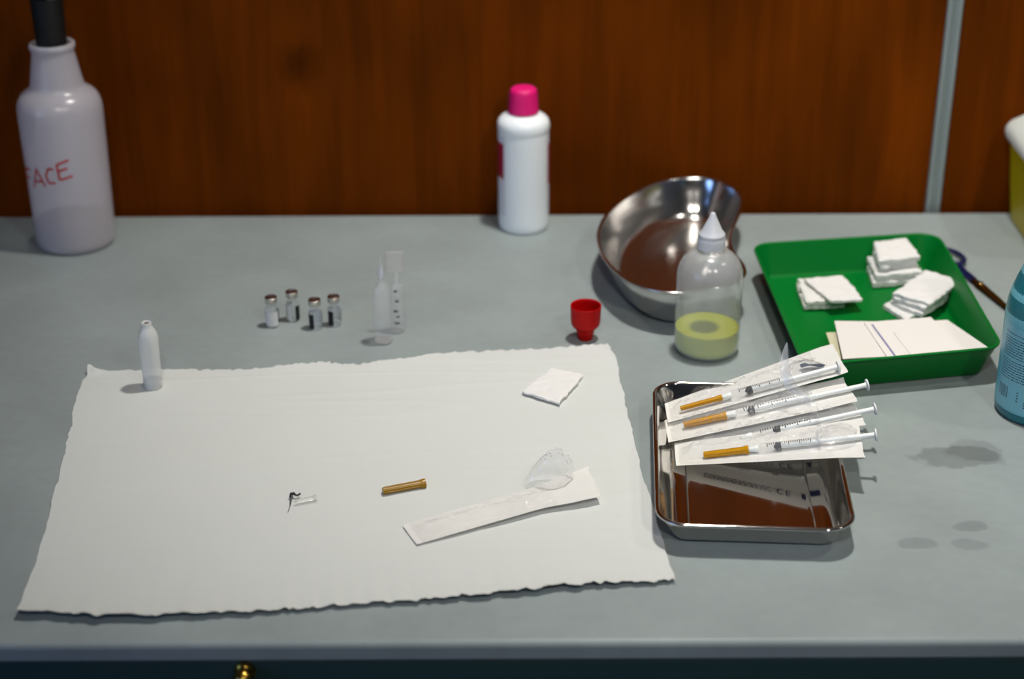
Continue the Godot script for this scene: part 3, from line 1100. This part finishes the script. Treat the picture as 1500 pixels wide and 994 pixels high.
func syringes() -> void:
	var gw := "torn syringe wrappers in the steel tray"
	var gs := "wrapped syringes in the steel tray"
	var back := wrapper("torn syringe wrapper at the back, its crumpled end over the green tray", [Vector3(150, 13, 521), Vector3(150, 13, 559), Vector3(322, 50, 463), Vector3(326, 50, 527)], 0.02, 0.86, 9.0, 3, gw)
	# a torn, turned up bit that shows the dark blue print of the paper
	var fl := Geo.new()
	fl.grid(14, 6, func(u, v):
		var p := Vector3(283, 46.5, 505).lerp(Vector3(307, 51.5, 510), u) - Vector3(150, 13, 540)
		p += Vector3(0.3, 0.25, 0.9) * (v - 0.35) * 17.0 * sin(PI * clampf(u * 0.75 + 0.15, 0.0, 1.0))
		p.y += 1.2 * sin(u * 5.0) + 0.8 * sin(v * 6.0 + u * 9.0)
		return p)
	film_clump(back, Vector3(138, 30, -28), Vector3(19, 11, 15), 61, "crumpled peeled film")
	part(back, "torn_flap", fl.mesh(2), mat(Color(0.03, 0.16, 0.26), 0.5), "dark blue printed torn flap")
	var second := wrapper("torn syringe wrapper second from the back, with a film strip standing up", [Vector3(148, 9, 547), Vector3(148, 9, 590), Vector3(324, 41, 518), Vector3(328, 41, 571)], 0.02, 0.80, 10.0, 14, gw)
	wrapper("syringe wrapper third from the back, mostly under its neighbours", [Vector3(160, 3, 566), Vector3(159, 3, 602), Vector3(327, 34, 550), Vector3(331, 34, 601)], 0.02, 0.9, 9.0, 25, gw, 0.0, true)
	film_clump(second, Vector3(128, 24, -24), Vector3(16, 9, 13), 62, "crumpled peeled film")
	var front := wrapper("front syringe wrapper, nearest to the bare shiny part of the tray", [Vector3(154, 6, 587), Vector3(152, 6, 628), Vector3(323, 37, 598), Vector3(319, 35, 662)], 0.02, 0.84, 10.0, 36, gw, 0.0, true)
	film_clump(front, Vector3(147, 27, 18), Vector3(20, 12, 17), 63, "crumpled peeled film")
	syringe("syringe at the very back of the tray, deepest under crinkled film", Vector3(163, 21, 544), Vector3(318, 55, 522), gs, 0.6, 0.75)
	syringe("syringe with amber cap, its plunger pointing at the green tray's front", Vector3(164, 17, 569), Vector3(342, 48, 547), gs, 0.72)
	syringe("syringe third from the back, middle of three protruding plungers", Vector3(176, 11, 601), Vector3(343, 42, 584), gs, 0.55, 1.0, false)
	syringe("front syringe with amber cap, closest to the tray's bare floor", Vector3(178, 14, 621), Vector3(334, 43, 635), gs, 0.6)
	# the strip of torn film that stands up from the second wrapper
	var pts := [Vector3(286, 45, 580), Vector3(277, 47, 576), Vector3(266, 56, 568), Vector3(260, 68, 559), Vector3(260, 78, 550), Vector3(262, 91, 542)]
	var wid := [9.0, 10.0, 9.0, 6.5, 4.5, 0.6]
	var o: Vector3 = pts[0]
	var t := thing("film_strip", "curled strip of torn clear film standing up above the syringe wrappers", "film strip", at(o.x, o.y, o.z))
	var g := Geo.new()
	g.grid(8, 30, func(u, v):
		var f: float = v * 5.0
		var i := clampi(int(f), 0, 4)
		var p: Vector3 = pts[i].cubic_interpolate(pts[i + 1], pts[maxi(i - 1, 0)], pts[mini(i + 2, 5)], f - i)
		var w: float = lerpf(wid[i], wid[i + 1], f - i)
		var s: float = u * 2.0 - 1.0
		return p - o + Vector3(0.75, 0.1, 0.65).normalized() * w * s + Vector3(-0.5, 0.6, 0.3) * w * 0.3 * s * s)
	part(t, "film", g.mesh(0), clear(Color(0.88, 0.90, 0.92), 0.36, 0.12))


func film_clump(t: Node3D, c: Vector3, size: Vector3, seed_: int, label: String) -> void:
	# crumpled film: a domed skin with folds, c relative to the thing
	var nz := FastNoiseLite.new()
	nz.seed = seed_
	nz.frequency = 0.022
	var g := Geo.new()
	g.grid(48, 24, func(u, v):
		var a: float = u * TAU
		var b: float = v * PI * 0.5
		var d := Vector3(cos(a) * cos(b), sin(b), sin(a) * cos(b))
		var k: float = 1.0 + 0.30 * nz.get_noise_3d(d.x * 60.0, d.y * 60.0, d.z * 60.0) + 0.12 * nz.get_noise_3d(d.x * 170.0, d.y * 170.0, d.z * 170.0)
		return c + d * size * k)
	part(t, "peeled_film", g.mesh(0), clear(Color(0.85, 0.88, 0.92), 0.08, 0.05), label)


func opened_wrapper() -> void:
	var t := wrapper("empty opened syringe wrapper lying on the white paper sheet", [Vector3(-97, 2.5, 722), Vector3(-83, 2.5, 753), Vector3(70, 8, 634), Vector3(79, 8, 685)], 0.03, 0.76, 7.0, 51, "", 0.0, false, 0.45)
	# puffed loop of peeled film near the flared end
	var nz := FastNoiseLite.new()
	nz.seed = 12
	nz.frequency = 0.022
	var o := Vector3(-90, 2.5, 737.5)
	var g := Geo.new()
	g.grid(48, 24, func(u, v):
		var a: float = u * TAU
		var b: float = v * PI * 0.5
		var d := Vector3(cos(a) * cos(b), sin(b), sin(a) * cos(b))
		var k: float = 1.0 + 0.28 * nz.get_noise_3d(d.x * 55.0, d.y * 55.0, d.z * 55.0) + 0.05 * nz.get_noise_3d(d.x * 150.0, d.y * 150.0, d.z * 150.0)
		return Vector3(33, 6, 655) + Vector3(21.0 * d.x + 5.0 * d.y, 32.0 * d.y, 13.0 * d.z) * k - o)
	part(t, "peeled_film", g.mesh(0), clear(Color(0.85, 0.88, 0.92), 0.07, 0.05), "crumpled loop of peeled clear film")


# ---------------------------------------------------------------- small things
func red_cup() -> void:
	var t := thing("red_cap", "small red plastic cap standing narrow end down behind the paper sheet", "cap", at(79, 0, 349))
	var g := Geo.new()
	g.lathe([Vector2(0, 0), Vector2(7.2, 0), Vector2(7.8, 0.6), Vector2(8.4, 4), Vector2(10.2, 12), Vector2(10.4, 12.8), Vector2(13, 14.8), Vector2(15, 17.5), Vector2(15.9, 21), Vector2(16.5, 38), Vector2(16.7, 39.6), Vector2(16.2, 40.2), Vector2(15.2, 39.6), Vector2(14.7, 36), Vector2(14.0, 20), Vector2(12.5, 16.5), Vector2(9, 14.6), Vector2(0, 14.2)], 44)
	part(t, "cap_shell", g.mesh(), mat(Color(0.68, 0.0, 0.0), 0.45, 0.0, 0.3))
	var post := Geo.new()
	post.lathe([Vector2(4.0, 14.3), Vector2(3.6, 30), Vector2(3.0, 31), Vector2(0, 31)], 20)
	part(t, "inner_post", post.mesh(), mat(Color(0.68, 0.0, 0.0), 0.45, 0.0, 0.3))


func vials() -> void:
	var glass := clear(Color(0.75, 0.82, 0.85), 0.14, 0.05)
	var alu := mat(Color(0.82, 0.80, 0.77), 0.25, 1.0)
	var brown := mat(Color(0.20, 0.11, 0.08), 0.5)
	var lab := mat(Color(0.84, 0.85, 0.86), 0.5)
	var spots := [
		[Vector2(-262, 314), 0.0, "small glass vial with white label, first from the left in the row"],
		[Vector2(-241, 300), -1.22, "small glass vial with a black stripe on its right, second in the row"],
		[Vector2(-214, 321), -2.75, "small glass vial with a black left stripe, standing nearest in the row"],
		[Vector2(-194, 313), -2.7, "small glass vial at the right end of the row of four"],
	]
	var first: Node3D = null
	for s in spots:
		if first == null:
			first = thing("vial", s[2], "vial", at(s[0].x, 0, s[0].y), s[1], "row of small vials")
			var g := Geo.new()
			g.lathe([Vector2(0, 1), Vector2(5, 0.8), Vector2(6, 0), Vector2(7, 0.8), Vector2(7.4, 2), Vector2(7.4, 20), Vector2(7.1, 22), Vector2(6, 24), Vector2(5, 25.2), Vector2(4.7, 26.5), Vector2(4.7, 29)], 32)
			part(first, "glass_body", g.mesh(), glass)
			var c := Geo.new()
			c.lathe([Vector2(5.0, 28.4), Vector2(6.6, 28.6), Vector2(6.9, 29.4), Vector2(6.9, 34.2), Vector2(6.5, 35), Vector2(4.2, 35.2), Vector2(4.2, 35.2), Vector2(4.0, 34.8)], 32)
			part(first, "crimp_cap", c.mesh(), alu)
			var st := Geo.new()
			st.lathe([Vector2(0, 34.9), Vector2(4.1, 34.9)], 24)
			part(first, "stopper", st.mesh(2), brown)
			var r := func(_h: float) -> float: return 7.4
			part(first, "label", cyl_patch(r, -100, 62, 2.5, 19.5, 0.15, 24, 2).mesh(0), lab, "white paper label")
			part(first, "label_stripe", cyl_patch(r, 100, 150, 2.5, 19.5, 0.2, 12, 2).mesh(0), mat(Color(0.01, 0.015, 0.015), 0.5), "black stripe of the label")
		else:
			var o := first.duplicate()
			o.name = numbered("vial")
			o.position = at(s[0].x, 0, s[0].y)
			o.rotation.y = s[1]
			o.set_meta("label", s[2])
			add_child(o, true)


func ampoules() -> void:
	var frost := clear(Color(0.93, 0.94, 0.94), 0.55, 0.25)
	var t := thing("plastic_ampoule", "frosted plastic ampoule standing on the left corner of the paper sheet", "ampoule", at(-366, 1.4, 458))
	var g := Geo.new()
	g.lathe([Vector2(0, 2), Vector2(7, 1), Vector2(8.8, 0), Vector2(9.4, 1), Vector2(9.6, 9), Vector2(9.3, 9.6), Vector2(9.6, 10.4), Vector2(10.2, 50), Vector2(10.3, 57), Vector2(9.2, 62), Vector2(6.2, 67.5), Vector2(5.2, 69.5), Vector2(5.2, 73), Vector2(5.0, 73.4), Vector2(3.4, 73.4), Vector2(3.0, 72), Vector2(3.0, 68)], 36)
	part(t, "body", g.mesh(), frost)
	var b := Geo.new()
	b.lathe([Vector2(0, 2.4), Vector2(8.2, 1.8), Vector2(8.8, 8.6), Vector2(0, 8.6)], 28)
	part(t, "base_plug", b.mesh(), clear(Color(0.62, 0.68, 0.74), 0.5, 0.2))
	var s := Geo.new()
	s.lathe([Vector2(0, 70.5), Vector2(2.2, 70.5), Vector2(2.2, 72.2), Vector2(0, 72.2)], 16)
	part(t, "tip", s.mesh(), mat(Color(0.35, 0.25, 0.2), 0.6), "brownish tip opening")

	var cl := clear(Color(0.86, 0.88, 0.90), 0.17, 0.06)
	var t1 := thing("glass_ampoule", "clear ampoule with a thin pointed tip beside the vials", "ampoule", at(-138, 0, 354))
	var a := Geo.new()
	a.lathe([Vector2(0, 2), Vector2(6.5, 1.2), Vector2(8.5, 0), Vector2(9.8, 0.8), Vector2(9.9, 2), Vector2(9.9, 58), Vector2(9.2, 63), Vector2(6.5, 67), Vector2(3.4, 70), Vector2(2.8, 72.5), Vector2(3.6, 76), Vector2(4.4, 81), Vector2(3.8, 86), Vector2(2.0, 91), Vector2(1.0, 99), Vector2(0, 101)], 36)
	part(t1, "body", a.mesh(), cl)
	var tip := Geo.new()
	tip.lathe([Vector2(0, 74), Vector2(2.6, 76), Vector2(3.2, 81), Vector2(2.6, 85), Vector2(0, 89)], 20)
	part(t1, "tip_filling", tip.mesh(), clear(Color(0.85, 0.87, 0.92), 0.45, 0.2))
	var base := Geo.new()
	base.lathe([Vector2(0, 1.6), Vector2(9.2, 1.6), Vector2(9.2, 2.8), Vector2(0, 2.8)], 28)
	part(t1, "base_ring", base.mesh(), clear(Color(0.86, 0.85, 0.84), 0.22, 0.2))

	var t2 := thing("tab_ampoule", "clear plastic ampoule with flat twist tab, behind the pointed one", "ampoule", at(-124, 0, 329))
	var c := Geo.new()
	c.lathe([Vector2(0, 1.5), Vector2(5, 1), Vector2(6.6, 0), Vector2(7.4, 1), Vector2(7.6, 3), Vector2(7.6, 48), Vector2(7.2, 53), Vector2(5, 57), Vector2(3, 59), Vector2(2.6, 66), Vector2(3.2, 71)], 32)
	part(t2, "body", c.mesh(), cl)
	var tab := Geo.new()
	tab.box(Vector3(-1, 83, 0), Vector3(19, 24, 3.4), 1.2)
	part(t2, "twist_tab", tab.mesh(), clear(Color(0.86, 0.84, 0.84), 0.2, 0.15))
	var r := func(_h: float) -> float: return 7.6
	var mk := Geo.new()
	for q in [[-20, 8, 50, 52.5], [-10, 20, 38, 41], [-25, 10, 26, 29], [-5, 25, 20, 22], [-20, 20, 12, 14.5]]:
		var p := cyl_patch(r, q[0], q[1], q[2], q[3], 0.15, 6, 1)
		var k := mk.v.size()
		mk.v.append_array(p.v)
		mk.uv.append_array(p.uv)
		for i in p.ix:
			mk.ix.append(i + k)
	part(t2, "printing", mk.mesh(0), mat(Color(0.42, 0.40, 0.38), 0.7), "faint grey printed marks")


func small_bits() -> void:
	# amber needle cap on the sheet
	var a := Vector3(-118, 5.2, 668)
	var b := Vector3(-80, 5.2, 655)
	var t := thing("needle_sheath", "loose amber orange needle cap lying on the paper sheet", "needle sheath", at(a.x, a.y, a.z))
	var ax := (b - a).normalized()
	var side := ax.cross(Vector3.UP).normalized()
	t.basis = Basis(ax, Vector3.UP, side)
	var g := Geo.new()
	g.lathe([Vector2(0, 0), Vector2(3.2, 0), Vector2(3.2, 0), Vector2(3.4, 1), Vector2(3.7, 34), Vector2(4.4, 36), Vector2(4.7, 40), Vector2(4.0, 40), Vector2(3.6, 38)], 28, 0)
	part(t, "cap_shell", g.mesh(), mat(Color(0.57, 0.42, 0.0), 0.3), "amber tube")
	var rb := Geo.new()
	for k in 5:
		var an := TAU * k / 5.0 + 0.3
		rb.tube([Vector3(2, cos(an) * 3.5, sin(an) * 3.5), Vector3(34, cos(an) * 3.85, sin(an) * 3.85)], [0.4], 6)
	part(t, "cap_rib", rb.mesh(0), mat(Color(0.57, 0.42, 0.0), 0.3))
	# bent metal needle piece and a clear sleeve
	var n := thing("needle_hub", "tiny bent metal needle piece on the paper sheet", "needle", at(-200, 1.6, 672))
	var ng := Geo.new()
	ng.tube([Vector3(-1.5, 1.6, 3), Vector3(-0.8, 3.6, 0.5), Vector3(1.4, 4.0, 0), Vector3(3.4, 3.0, 1.4)], [1.0, 1.5, 1.5, 0.9], 10)
	ng.tube([Vector3(3.4, 2.8, 1.4), Vector3(5.2, 2.6, 1.0), Vector3(7.4, 3.4, -0.6)], [0.8, 0.9, 0.9], 10)
	part(n, "hub", ng.mesh(0), mat(Color(0.14, 0.13, 0.15), 0.4, 0.5))
	var ne := Geo.new()
	ne.tube([Vector3(0, 2.6, 2), Vector3(-0.2, 1.6, 8), Vector3(-0.2, 0.8, 14)], [1.1, 0.9, 0.5], 10)
	ne.tube([Vector3(-0.2, 0.8, 14), Vector3(-0.8, 0.7, 25)], [0.45, 0.3], 8)
	part(n, "needle", ne.mesh(0), mat(Color(0.5, 0.51, 0.5), 0.3, 0.8))
	var s := thing("clear_sleeve", "tiny clear plastic sleeve beside the bent needle piece", "sleeve", at(-196, 4.2, 685))
	var sx := Vector3(0.92, 0, -0.38).normalized()
	s.basis = Basis(sx, Vector3.UP, sx.cross(Vector3.UP))
	var sg := Geo.new()
	sg.lathe([Vector2(0, 0), Vector2(1.8, 0), Vector2(2.0, 1), Vector2(2.5, 17), Vector2(3.0, 18), Vector2(3.0, 20), Vector2(2.4, 20)], 24, 0)
	part(s, "tube", sg.mesh(), clear(Color(0.72, 0.75, 0.72), 0.22, 0.15))


func scissors() -> void:
	var t := thing("scissors", "scissors with dark blue loops and brass blades behind the green tray", "scissors", at(527, 0, 190))
	var blue := mat(Color(0.02, 0.06, 0.27), 0.4)
	var brass := mat(Color(0.42, 0.27, 0.09), 0.35, 1.0)
	var l := Vector3(527, 0, 190)
	var loops := [[Vector3(519, 5.4, 145), Vector2(13, 22), 0.35, 6.0], [Vector3(504, 3.0, 112), Vector2(10, 15), 0.1, 3.0]]
	for q in loops:
		var path := []
		for k in 41:
			var a := TAU * k / 40.0
			var p: Vector2 = (q[1] * Vector2(cos(a), sin(a))).rotated(-q[2])
			path.append(q[0] - l + Vector3(p.x, 0, p.y))
		var g := Geo.new()
		g.tube(path, [2.7], 12, false)
		part(t, "handle_loop", g.mesh(), blue, "dark blue finger loop")
	for q in [[Vector3(522, 5.2, 166), Vector3(527, 5.0, 190), Vector3(532, 5.0, 212), 0.0], [Vector3(509, 3.0, 126), Vector3(520, 2.4, 170), Vector3(529, 2.4, 212), 0.0]]:
		var g := Geo.new()
		g.tube([q[0] - l, q[1] - l, q[2] - l], [2.2, 2.4, 2.6], 12)
		part(t, "shank", g.mesh(), blue)
	for s in [[2.4, 4.0], [5.0, -3.0]]:
		var g := Geo.new()
		g.tube([Vector3(530, s[0], 208) - l, Vector3(535, s[0], 226) - l, Vector3(545 + s[1] * 0.3, s[0], 262) - l, Vector3(558 + s[1], s[0], 312) - l], [3.0, 5.0, 4.2, 0.8], 12, true, 0.28)
		part(t, "blade", g.mesh(), brass, "brass coloured blade")
	var pv := Geo.new()
	pv.lathe([Vector2(3.4, 6), Vector2(3.4, 7.4), Vector2(2.4, 8), Vector2(0, 8)], 20)
	var pm := part(t, "pivot_screw", pv.mesh(), mat(Color(0.75, 0.62, 0.35), 0.2, 1.0))
	pm.position = Vector3(0.008, 0, 0.036)


func sharps_bin() -> void:
	var t := thing("sharps_bin", "yellow sharps container with a white lid in the back corner", "sharps container", at(690, 0, 82))
	var o := Vector2(690, 82)
	var lo := [Vector2(623, 14) - o, Vector2(760, 14) - o, Vector2(760, 150) - o, Vector2(623, 150) - o]
	var g := Geo.new()
	var rings := []
	for q in [[0.0, 3.0], [1.5, 1.0], [4.0, 0.0], [60.0, -8.0], [112.0, -14.0]]:
		rings.append(rpoly(lo, 9.0 + maxf(0.0, -q[1]) * 0.3, q[0], q[1], 5))
	g.loft(rings, true, true)
	part(t, "bin_body", g.mesh(), mat(Color(0.80, 0.73, 0.02), 0.45))
	var l := Geo.new()
	var r2 := []
	for q in [[110.0, -14.6], [110.0, -20.0], [113.0, -21.5], [121.0, -21.5], [127.0, -17.0], [133.0, -8.0], [139.0, 2.0], [143.0, 8.0], [150.0, 10.0], [158.0, 13.0], [160.0, 18.0]]:
		r2.append(rpoly(lo, 14.0, q[0], q[1], 5))
	l.loft(r2, false, true)
	part(t, "lid", l.mesh(), mat(Color(0.80, 0.82, 0.80), 0.45), "white lid")
